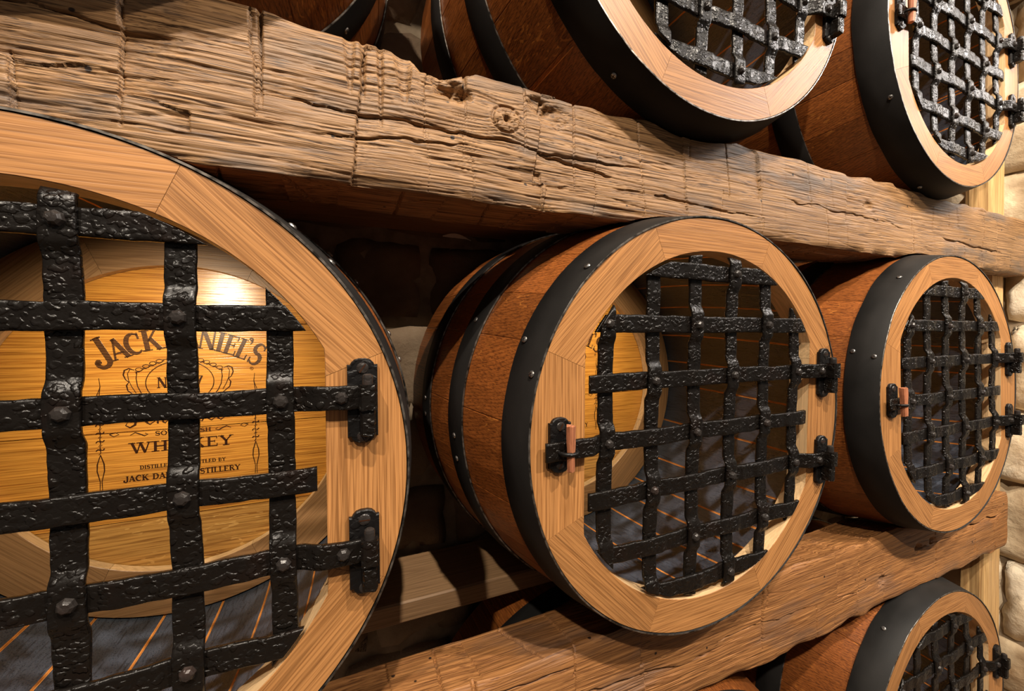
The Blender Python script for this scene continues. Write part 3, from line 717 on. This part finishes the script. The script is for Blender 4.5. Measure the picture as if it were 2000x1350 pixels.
F.append(tuple(range(n - 1, -1, -1))); F.append(tuple(8 * n + k for k in range(n)))
PEG = mesh('peg', V, F, [M['peg']])

# ------------------------------------------------------------------ lettering: strokes cut as thin raised strips
class Ink:
    def __init__(s): s.V = []; s.F = []
    def strip(s, pts, w, th=0.0007):
        """pts in panel x,z; w a width or a list of widths"""
        n = len(pts); ws = w if isinstance(w, (list, tuple)) else [w] * n
        b = len(s.V)
        for i, (x, z) in enumerate(pts):
            a = pts[max(i - 1, 0)]; c = pts[min(i + 1, n - 1)]; dx, dz = c[0] - a[0], c[1] - a[1]; d = math.hypot(dx, dz) or 1
            nx, nz = -dz / d * ws[i] / 2, dx / d * ws[i] / 2
            for sx in (1, -1):
                s.V.append((x + sx * nx, PANEL_Y - th, z + sx * nz)); s.V.append((x + sx * nx, PANEL_Y + 0.0002, z + sx * nz))
        for i in range(n - 1):
            p, q = b + 4 * i, b + 4 * i + 4
            s.F += [(p, q, q + 2, p + 2), (p + 1, p, q, q + 1)[::-1], (p + 2, p + 3, q + 3, q + 2)[::-1]]
        s.F += [(b, b + 2, b + 3, b + 1), (b + 4 * n - 4, b + 4 * n - 3, b + 4 * n - 1, b + 4 * n - 2)]
    def build(s, name, mat): return mesh(name, s.V, s.F, [M[mat]])
def arcpts(cx, cz, rx, rz, a0, a1, n=14): return [(cx + rx * math.cos(math.radians(a0 + (a1 - a0) * i / n)), cz + rz * math.sin(math.radians(a0 + (a1 - a0) * i / n))) for i in range(n + 1)]
T, t_ = 0.20, 0.085     # thick and thin stroke of a unit-high letter
def glyph(ch):
    """strokes of a slab-serif capital in a box one unit high: (points, width), and its advance"""
    S = []
    def stem(x, w=T, z0=0, z1=1, serif=True):
        S.append(([(x, z0), (x, z1)], w))
        if serif:
            for z in (z0 + 0.03, z1 - 0.03): S.append(([(x - w / 2 - 0.09, z), (x + w / 2 + 0.09, z)], 0.06))
    def sl(a, b, w, s0=False, s1=False):
        S.append(([a, b], w))
        for p, on in ((a, s0), (b, s1)):
            if on: z = p[1] + (0.03 if p[1] < 0.5 else -0.03); S.append(([(p[0] - w / 2 - 0.08, z), (p[0] + w / 2 + 0.08, z)], 0.06))
    if ch == 'A': sl((0.1, 0), (0.36, 1), t_, True); sl((0.34, 1), (0.66, 0), T, False, True); S.append(([(0.2, 0.3), (0.56, 0.3)], t_)); return S, 0.78
    if ch == 'B': stem(0.18); S.append(([(0.2, 0.96)] + arcpts(0.36, 0.75, 0.2, 0.21, 90, -90, 8) + [(0.2, 0.53)], 0.1)); S.append(([(0.2, 0.53)] + arcpts(0.4, 0.28, 0.22, 0.25, 90, -90, 8) + [(0.2, 0.04)], 0.11)); return S, 0.74
    if ch == 'C': a = arcpts(0.42, 0.5, 0.32, 0.47, 50, 310, 16); S.append((a, [0.07 + 0.14 * max(0, math.sin(PI * i / 16)) for i in range(17)])); S.append(([(0.62, 0.98), (0.62, 0.68)], t_)); return S, 0.76
    if ch == 'D': stem(0.18); a = [(0.2, 0.96)] + arcpts(0.36, 0.5, 0.32, 0.46, 90, -90, 12) + [(0.2, 0.04)]; S.append((a, [0.07] + [0.07 + 0.13 * max(0, math.sin(PI * i / 12)) for i in range(13)] + [0.07])); return S, 0.82
    if ch == 'E': stem(0.18); S.append(([(0.2, 0.965), (0.6, 0.965)], 0.07)); S.append(([(0.2, 0.5), (0.5, 0.5)], 0.07)); S.append(([(0.2, 0.035), (0.62, 0.035)], 0.07)); S.append(([(0.59, 1), (0.59, 0.75)], 0.06)); S.append(([(0.61, 0), (0.61, 0.26)], 0.06)); S.append(([(0.48, 0.62), (0.48, 0.38)], 0.05)); return S, 0.72
    if ch == 'H': stem(0.18); stem(0.66); S.append(([(0.2, 0.5), (0.66, 0.5)], t_)); return S, 0.86
    if ch == 'I': stem(0.19); return S, 0.40
    if ch == 'J': S.append(([(0.5, 1), (0.5, 0.22)] + arcpts(0.29, 0.16, 0.21, 0.2, 15, -200, 12), [T] * 2 + [0.2 - 0.006 * i for i in range(13)])); S.append(([(0.32, 0.97), (0.66, 0.97)], 0.06)); S.append((arcpts(0.15, 0.2, 0.05, 0.06, 0, 360, 8), 0.1)); return S, 0.66
    if ch == 'K': stem(0.18); sl((0.62, 1), (0.26, 0.45), t_, True); sl((0.34, 0.58), (0.68, 0), T * 0.9, False, True); return S, 0.80
    if ch == 'L': stem(0.18); S.append(([(0.2, 0.035), (0.58, 0.035)], 0.07)); S.append(([(0.57, 0), (0.57, 0.28)], 0.06)); return S, 0.66
    if ch == 'M': stem(0.12, t_); stem(0.80); sl((0.14, 1), (0.44, 0.05), T * 0.9); sl((0.44, 0.05), (0.76, 1), t_); return S, 1.0
    if ch == 'N': stem(0.12, t_); stem(0.68, t_); sl((0.14, 0.98), (0.66, 0.02), T); return S, 0.84
    if ch == 'O': a = arcpts(0.42, 0.5, 0.32, 0.46, 90, 450, 22); S.append((a, [0.06 + 0.14 * abs(math.sin(2 * PI * i / 22)) for i in range(23)])); return S, 0.84
    if ch == 'R': stem(0.18); S.append(([(0.2, 0.96)] + arcpts(0.38, 0.73, 0.2, 0.23, 90, -90, 8) + [(0.2, 0.5)], 0.1)); sl((0.38, 0.5), (0.68, 0), T * 0.9, False, True); return S, 0.78
    if ch == 'S': a = arcpts(0.34, 0.74, 0.22, 0.23, 30, 260, 10) + arcpts(0.34, 0.27, 0.24, 0.25, 80, -150, 10); S.append((a, [0.07 + 0.12 * max(0, math.sin(PI * i / 21)) for i in range(len(a))])); S.append(([(0.56, 0.98), (0.56, 0.74)], 0.06)); S.append(([(0.1, 0.02), (0.1, 0.28)], 0.06)); return S, 0.68
    if ch == 'T': stem(0.36); S.append(([(0.06, 0.965), (0.66, 0.965)], 0.07)); S.append(([(0.07, 1), (0.07, 0.74)], 0.06)); S.append(([(0.65, 1), (0.65, 0.74)], 0.06)); return S, 0.74
    if ch == 'U': S.append(([(0.18, 1), (0.18, 0.3)] + arcpts(0.42, 0.28, 0.24, 0.26, 180, 360, 10) + [(0.66, 1)], [T, T] + [0.16 - 0.008 * i for i in range(11)] + [t_])); S.append(([(0.02, 0.97), (0.34, 0.97)], 0.06)); S.append(([(0.54, 0.97), (0.78, 0.97)], 0.06)); return S, 0.84
    if ch == 'W': sl((0.1, 1), (0.34, 0), T * 0.9, True); sl((0.34, 0), (0.52, 0.95), t_); sl((0.5, 1), (0.74, 0), T * 0.9, True); sl((0.74, 0), (0.94, 1), t_, False, True); return S, 1.06
    if ch == 'Y': sl((0.1, 1), (0.38, 0.45), T * 0.9, True); sl((0.66, 1), (0.38, 0.45), t_, True); stem(0.38, T, 0, 0.5, False); S.append(([(0.2, 0.03), (0.56, 0.03)], 0.06)); return S, 0.76
    if ch == '7': S.append(([(0.08, 0.93), (0.58, 0.93), (0.3, 0.0)], [0.12, 0.12, 0.17])); S.append(([(0.09, 1), (0.09, 0.72)], 0.06)); return S, 0.66
    if ch == 'o': S.append((arcpts(0.28, 0.72, 0.16, 0.2, 0, 360, 14), 0.08)); S.append(([(0.12, 0.42), (0.44, 0.42)], 0.06)); return S, 0.56
    if ch == '.': S.append(([(0.06, 0.09), (0.22, 0.09)], 0.16)); return S, 0.3
    if ch == "'": S.append((arcpts(0.08, 0.92, 0.06, 0.07, 0, 300, 8), 0.07)); S.append(([(0.14, 0.92), (0.1, 0.74), (0.02, 0.66)], [0.09, 0.07, 0.03])); return S, 0.2
    return S, 0.4
def line_text(ink, txt, x0, x1, z, h, slant=0.0, gap=0.0):
    adv = sum(glyph(c)[1] if c != ' ' else 0.45 for c in txt); k = (x1 - x0) / adv; x = x0
    for c in txt:
        if c == ' ': x += 0.45 * k; continue
        S, a = glyph(c)
        for pts, w in S:
            q = [(x + (px_ - 0.5 * gap) * k + slant * pz * h, z + pz * h) for px_, pz in pts]
            sw = min(k, h * 1.1); ink.strip(q, [v_ * sw for v_ in w] if isinstance(w, list) else w * sw)
        x += a * k
def arc_text(ink, txt_spec, cx, cz, R):
    for c, xm, h, wk in txt_spec:
        th = math.asin((xm - cx) / R) * 0.82; S, a = glyph(c)
        ox = cx + R * math.sin(math.asin((xm - cx) / R)); oz = cz + R * math.cos(math.asin((xm - cx) / R))
        for pts, w in S:
            q = []
            for px_, pz in pts:
                u = (px_ - a / 2) * wk; v_ = pz * h
                q.append((ox + u * math.cos(th) + v_ * math.sin(th), oz - u * math.sin(th) + v_ * math.cos(th)))
            ink.strip(q, [v2 * wk for v2 in w] if isinstance(w, list) else w * wk)
XC = -0.004
ink = Ink(); R_ARC = 0.168
spec = [('J', -0.0925, 0.043, 0.036), ('A', -0.0745, 0.032, 0.030), ('C', -0.0575, 0.032, 0.030), ('K', -0.0375, 0.032, 0.032), ('D', -0.0125, 0.034, 0.031), ('A', 0.0085, 0.032, 0.030), ('N', 0.0290, 0.032, 0.029), ('I', 0.0445, 0.032, 0.029), ('E', 0.0585, 0.032, 0.028), ('L', 0.0735, 0.033, 0.028), ('S', 0.0900, 0.037, 0.030)]
arc_text(ink, spec, XC, 0.1075 - R_ARC, R_ARC)
for p_, w_ in glyph("'")[0]: ink.strip([(0.0885 + 0.032 * q[0], 0.0905 + 0.032 * q[1]) for q in p_], [0.032 * k for k in w_] if isinstance(w_, list) else w_ * 0.032)
INK_NAME = ink.build('arched_lettering', 'letter_striped')
INK_LINES = []
def line(zone, *a):
    k = Ink(); line_text(k, *a); INK_LINES.append((zone, k.build('lettering', 'letter')))
line(2, 'No.', -0.0345, -0.008, 0.0455, 0.0165); line(2, '7', 0.008, 0.0245, 0.0445, 0.019)
line(1, 'SOUR', -0.0385, -0.007, -0.0275, 0.0066); line(1, 'MASH', 0.001, 0.0335, -0.0275, 0.0066)
line(1, 'WHISKEY', -0.0690, 0.0625, -0.0520, 0.0160)
line(1, 'DISTILLED AND BOTTLED BY', -0.0575, 0.0520, -0.0775, 0.0056)
line(1, 'JACK DANIEL DISTILLERY', -0.0775, 0.0720, -0.0945, 0.0085)
# the script word, the oval badge, scrolls and vines
ink = Ink()
def script(pts, w=0.0016): ink.strip(pts, w)
sx = -0.072
script([(sx - 0.002, 0.012), (sx + 0.006, 0.0155), (sx + 0.02, 0.0145), (sx + 0.026, 0.0165)], [0.001, 0.002, 0.002, 0.001])
script([(sx + 0.013, 0.015), (sx + 0.0125, 0.002), (sx + 0.010, -0.009), (sx + 0.004, -0.0125), (sx - 0.001, -0.009), (sx + 0.001, -0.005)], [0.001, 0.0026, 0.003, 0.002, 0.0012, 0.0008])
x = sx + 0.022
for ch in 'ennessee':
    if ch == 'e': script([(x, -0.006), (x + 0.006, -0.001), (x + 0.005, 0.002), (x + 0.0025, 0.0005), (x + 0.0025, -0.007), (x + 0.006, -0.0095), (x + 0.012, -0.005)], [0.0008, 0.001, 0.0014, 0.0024, 0.0026, 0.0016, 0.0008]); x += 0.0125
    elif ch == 'n': script([(x, -0.003), (x + 0.003, 0.002), (x + 0.003, -0.009)], [0.0008, 0.0016, 0.0024]); script([(x + 0.003, -0.003), (x + 0.008, 0.002), (x + 0.0095, -0.001), (x + 0.0095, -0.007), (x + 0.012, -0.009), (x + 0.015, -0.005)], [0.0008, 0.0012, 0.002, 0.0024, 0.0014, 0.0008]); x += 0.0150
    else: script([(x, -0.006), (x + 0.005, 0.003), (x + 0.0075, -0.004), (x + 0.005, -0.010), (x + 0.001, -0.008)], [0.0008, 0.0014, 0.0024, 0.0016, 0.001]); x += 0.0115
INK_SCRIPT = ink.build('script_lettering', 'letter')
ink = Ink(); oz_ = 0.0535; ox_ = -0.005
ink.strip(arcpts(ox_, oz_, 0.0432, 0.0335, 0, 360, 60), 0.0011)
for sgn in (-1, 1):
    # side brackets of the badge
    ink.strip([(ox_ + sgn * (0.0550 + 0.002 * math.sin(k)), oz_ + 0.016 - 0.0042 * k) for k in range(9)][:1] + [(ox_ + sgn * q, oz_ + w) for q, w in ((0.0535, 0.018), (0.0545, 0.008), (0.053, -0.004), (0.049, -0.014), (0.044, -0.021))], 0.0011)
    ink.strip([(ox_ + sgn * q, oz_ + w) for q, w in ((0.0565, 0.021), (0.063, 0.0235), (0.068, 0.021), (0.0695, 0.014), (0.067, 0.007), (0.063, 0.003), (0.066, -0.002), (0.0645, -0.010), (0.058, -0.016), (0.054, -0.019))], [0.0008, 0.0014, 0.002, 0.0016, 0.0012, 0.001, 0.0018, 0.0014, 0.001, 0.0006])
    ink.strip([(ox_ + sgn * q, oz_ + w) for q, w in ((0.0615, 0.0225), (0.0645, 0.016), (0.0635, 0.006), (0.060, -0.004), (0.055, -0.014))], 0.0008)
    for k, (u0, w0) in enumerate(((0.051, 0.0215), (0.0425, 0.0262), (0.034, 0.0305), (0.026, 0.0338))):
        ink.strip(arcpts(ox_ + sgn * u0, oz_ + w0, 0.0042, 0.0026, 0, 360, 12), 0.0009)
        ink.strip([(ox_ + sgn * (u0 + 0.005), oz_ + w0 - 0.003), (ox_ + sgn * u0, oz_ + w0 - 0.0036), (ox_ + sgn * (u0 - 0.006), oz_ + w0 + 0.001)], 0.0008)
    ink.strip([(ox_ + sgn * (0.022 - 0.0035 * k), oz_ + 0.0355 + 0.0006 * k) for k in range(6)], 0.0009)
    # vines down both sides
    sx_ = XC + sgn * 0.0985
    ink.strip([(sx_, 0.064), (sx_ - sgn * 0.0012, 0.052), (sx_, 0.040), (sx_ + 0.002, 0.030)], [0.0005, 0.0009, 0.0011, 0.0006])
    ink.strip([(sx_ - sgn * 0.001, 0.050), (sx_ + sgn * 0.0028, 0.038), (sx_ + sgn * 0.001, 0.020), (sx_, 0.004)], [0.0004, 0.001, 0.0009, 0.0007])
    ink.strip([(sx_ - 0.002, 0.036), (sx_ - 0.003, 0.018), (sx_, 0.004)], 0.0008)
    for k in range(9):
        zz = 0.004 - 0.0062 * k; sg = 1 if k % 2 else -1
        ink.strip(arcpts(sx_ + sg * 0.0022, zz, 0.0026, 0.0038, 90 * sg, 90 * sg + 250, 9), [0.0006 + 0.0001 * i for i in range(10)])
    for sg in (-1, 1):
        ink.strip([(sx_, -0.050), (sx_ + sg * 0.0038, -0.064), (sx_ + sg * 0.0042, -0.074), (sx_ + sg * 0.001, -0.090), (sx_ + sg * 0.0015, -0.104)], [0.0008, 0.0014, 0.0012, 0.0009, 0.0006])
    # little flourishes by the script word
    ink.strip([(XC + sgn * q, w) for q, w in ((0.064, -0.024), (0.058, -0.0205), (0.052, -0.0235), (0.047, -0.0265), (0.043, -0.0245), (0.046, -0.0222))], [0.0006, 0.0012, 0.0014, 0.0012, 0.0008, 0.0006])
    ink.strip([(XC + sgn * q, w) for q, w in ((0.088, -0.0205), (0.081, -0.0185), (0.077, -0.0215), (0.083, -0.0245), (0.088, -0.0205))], 0.0008)
ink.strip(arcpts(0.0905, 0.0715, 0.0024, 0.0024, 0, 360, 16), 0.0005); ink.strip([(0.0897, 0.0703), (0.0897, 0.0727), (0.0912, 0.0724), (0.0912, 0.0716), (0.0899, 0.0715), (0.0913, 0.0703)], 0.0004)
INK_ORN = ink.build('badge_ornament', 'letter')

# ------------------------------------------------------------------ build the barrels
JOINTS = {'B2': [48.5, 37, 22.7, 10, -0.8, -18, -36, -49, -58, -68, -83, -98, -112, -126, -143, -163.4, -184, -204, -217, -232, -247, -262, -278, -295],
          'B1': [64, 50, 36, 21, 8, -7, -20, -36, -52, -67.6, -80.7, -95, -110.5, -122, -138, -152, -166, -182, -195, -212, -228, -243, -258, -277]}
SCREWS = {'B1': [(0.030, 51), (0.030, 42), (0.178, 47), (0.178, 38.5), (0.178, 24), (0.178, 17)],
          'B2': [(0.013, 134), (0.041, 156), (0.009, 163.5), (0.182, 152.5), (0.180, 184.5), (0.182, 191), (0.315, 178), (0.316, 183)],
          'B3': [(0.018, 126.2), (0.041, 161.9), (0.010, 163.4)], 'T2': [(0.034, -122.6)], 'T3': [(0.012, -149.1), (0.038, -104.7)], 'L3': [(0.031, 124.8)],
          'T1': [(0.18, -42), (0.18, -36)], 'L2': [(0.03, 110)]}
LABEL = {
 'B1': 'nearest and largest barrel, on the lower beam, amber printed head lit behind its grille',
 'B2': 'middle barrel on the lower beam, resting between the largest barrel and the third one',
 'B3': 'third barrel on the lower beam, smallest of its row, beside the lit stone wall',
 'T1': 'dark barrel on the upper beam showing only its staves and a hoop, no front',
 'T2': 'barrel on the upper beam with silvery shining grille bottom, above the middle barrel',
 'T3': 'silvery grilled barrel on the upper beam beside the pale post and stone wall',
 'L2': 'lowest barrel, just the top of its black hoop showing under the lower beam',
 'L3': 'barrel under the lower beam end with a wide dusty black hoop and grille',
}
GRP = 'oak barrels on the rack'
def build_barrel(key):
    (loc, yaw, pitch) = BAR[key]
    rg = random.Random(sum(map(ord, key)) * 7)
    B = bpy.data.objects.new('barrel', None); COL.objects.link(B)
    B.location = loc; B.rotation_euler = (Matrix.Rotation(yaw, 3, 'Z') @ Matrix.Rotation(-pitch, 3, 'X')).to_euler()
    tag(B, LABEL[key], 'barrel', GRP)
    if key in JOINTS: js = JOINTS[key]
    else:
        js = [rg.uniform(0, 14)]
        while js[-1] > js[0] - 343: js.append(js[-1] - rg.uniform(11, 18.5))
    js = js + [js[0] - 360]
    for a, b in zip(js[:-1], js[1:]):
        mid = (a + b) / 2
        obj('stave', stave_mesh(a - b, rg.randrange(999)), B, rot=(0, math.radians(90 - mid), 0))
    hs = [obj('hoop', h, B, rot=(0, rg.uniform(0, 6), 0)) for h in (HOOP1, HOOP2, HOOP3)]
    for y, ang in SCREWS[key]:
        hp = hs[0] if y < 0.1 else (hs[1] if y < 0.25 else hs[2]); a = math.radians(ang)
        r = r_out(y) + 0.0036 + (0.0006 if hp is hs[0] else 0)
        o = obj('hoop_screw', SCREW, hp)
        n = Vector((math.cos(a), -(r_out(y + .01) - r_out(y - .01)) / .02, math.sin(a))).normalized()
        q = (-n).to_track_quat('Y', 'Z')
        m4 = Matrix.Translation((r * math.cos(a), y, r * math.sin(a))) @ q.to_matrix().to_4x4()
        o.matrix_local = Matrix.Rotation(-hp.rotation_euler.y, 4, 'Y') @ m4
    for k in range(8):
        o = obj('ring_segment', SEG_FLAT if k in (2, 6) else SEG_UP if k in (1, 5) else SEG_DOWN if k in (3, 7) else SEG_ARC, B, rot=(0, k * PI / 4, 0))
    for k in range(8): obj('head_segment', HEAD_ARC, B, rot=(0, k * PI / 4, 0))
    bs = [obj('head_board', m, B) for m in BOARDS]
    obj('arched_lettering', INK_NAME, bs[2]); obj('badge_ornament', INK_ORN, bs[2]); obj('script_lettering', INK_SCRIPT, bs[2]); [obj('lettering', m_, bs[z_]) for z_, m_ in INK_LINES]
    # grille door
    G = bpy.data.objects.new('grille', None); COL.objects.link(G); G.parent = B
    for m in BARS_V: obj('upright_bar', m, G)
    for m in BARS_H: obj('cross_bar', m, G)
    for (x, y, z) in RIVETS: obj('rivet', RIVET, G, (x + rg.uniform(-.001, .001), y, z + rg.uniform(-.001, .001)), (0, rg.uniform(0, 6), 0))
    for l in (2, 4):
        zc = HZ[l]
        H = obj('hinge', PLATE, B, (0.2375, 0, zc - 0.004))
        obj('knuckle', KNUCKLE, H, (0.0035, -0.0140, 0.0045), (0, 0, rg.uniform(-.04, .04)))
        obj('pintle', PINTLE, H, (0.0035, -0.0115, -0.0185))
        obj('pin', PIN, H, (0.0035, -0.0140, 0.0045))
        obj('plate_screw', FSCREW, H, (0, -0.0048, 0.0295), (0, rg.uniform(0, 3), 0)); obj('plate_screw', FSCREW, H, (0, -0.0048, -0.0325), (0, rg.uniform(0, 3), 0))
        obj('rivet', RIVET, G, (0.2195, -0.0095, zc), (0, rg.uniform(0, 6), 0))
    L = obj('latch', LPLATE, B, (-0.2415, 0, 0.001))
    obj('plate_screw', FSCREW, L, (0, -0.0048, 0.021)); obj('plate_screw', FSCREW, L, (0, -0.0048, -0.0215))
    obj('staple', STAPLE, L, (0.006, -0.0105, -0.0065))
    pg = obj('peg', PEG, L, (0.006, -0.0165, -0.001), (rg.uniform(-.06, .06), rg.uniform(-.06, .06), rg.uniform(0, 6))); pg['label'] = 'reddish wooden peg through the iron staple'
    # small lamp hidden behind the ring at the top, shining on the printed head
    ld = bpy.data.lights.new('barrel_lamp', 'SPOT'); ld.energy = 9.0; ld.color = (1.0, 0.84, 0.60); ld.shadow_soft_size = 0.012; ld.spot_size = math.radians(86); ld.spot_blend = 1.0
    lo = obj('barrel_lamp', ld, B, (-0.002, 0.050, 0.226)); lo.rotation_euler = (Vector((0, 0.40, 0.0)) - Vector((-0.002, 0.05, 0.226))).to_track_quat('-Z', 'Y').to_euler()
    return B
BO = {}
for key in ('B1', 'B2', 'B3', 'T1', 'T2', 'T3', 'L2', 'L3'): BO[key] = build_barrel(key)

# pale strip standing in for the lit edge of one joint on the barrel above the middle one
a = math.radians(-134.7); V = []; F = []
for i in range(9):
    y = 0.055 + 0.098 * i / 8; r = r_out(y)
    for dr, da in ((-0.001, -0.0022), (0.0022, -0.0012), (0.0022, 0.0012), (-0.001, 0.0022)): V.append(((r + dr) * math.cos(a + da), y, (r + dr) * math.sin(a + da)))
for i in range(8):
    for k in range(4): F.append((i * 4 + k, i * 4 + (k + 1) % 4, i * 4 + 4 + (k + 1) % 4, i * 4 + 4 + k))
F += [(3, 2, 1, 0), (32, 33, 34, 35)]
o = obj('highlight', mesh('highlight', V, F, [M['raw']]), BO['T2']); o['label'] = 'pale raised splinter standing in for the lit edge of one stave joint'
# small curled scrap standing in for light on the rear plank
V = []; F = []
for i in range(13):
    u = i / 12; x = 0.430 + 0.062 * u; z = 0.2845 + 0.003 * math.sin(u * PI) - 0.004 * u * u; h = 0.004 * math.sin(PI * min(u * 1.1 + 0.03, 1)) + 0.0006
    for dy, dz in ((0, h), (0, -h), (0.001, -h), (0.001, h)): V.append((x, 0.4520 - 0.004 * math.sin(u * PI) + dy, z + dz))
for i in range(12):
    for k in range(4): F.append((i * 4 + k, i * 4 + (k + 1) % 4, i * 4 + 4 + (k + 1) % 4, i * 4 + 4 + k))
F += [(3, 2, 1, 0), (48, 49, 50, 51)]
tag(obj('plank_glint', mesh('plank_glint', V, F, [M['pale_glint']])), 'small pale curled scrap standing in for light on the rear plank under the upper beam', 'glint')
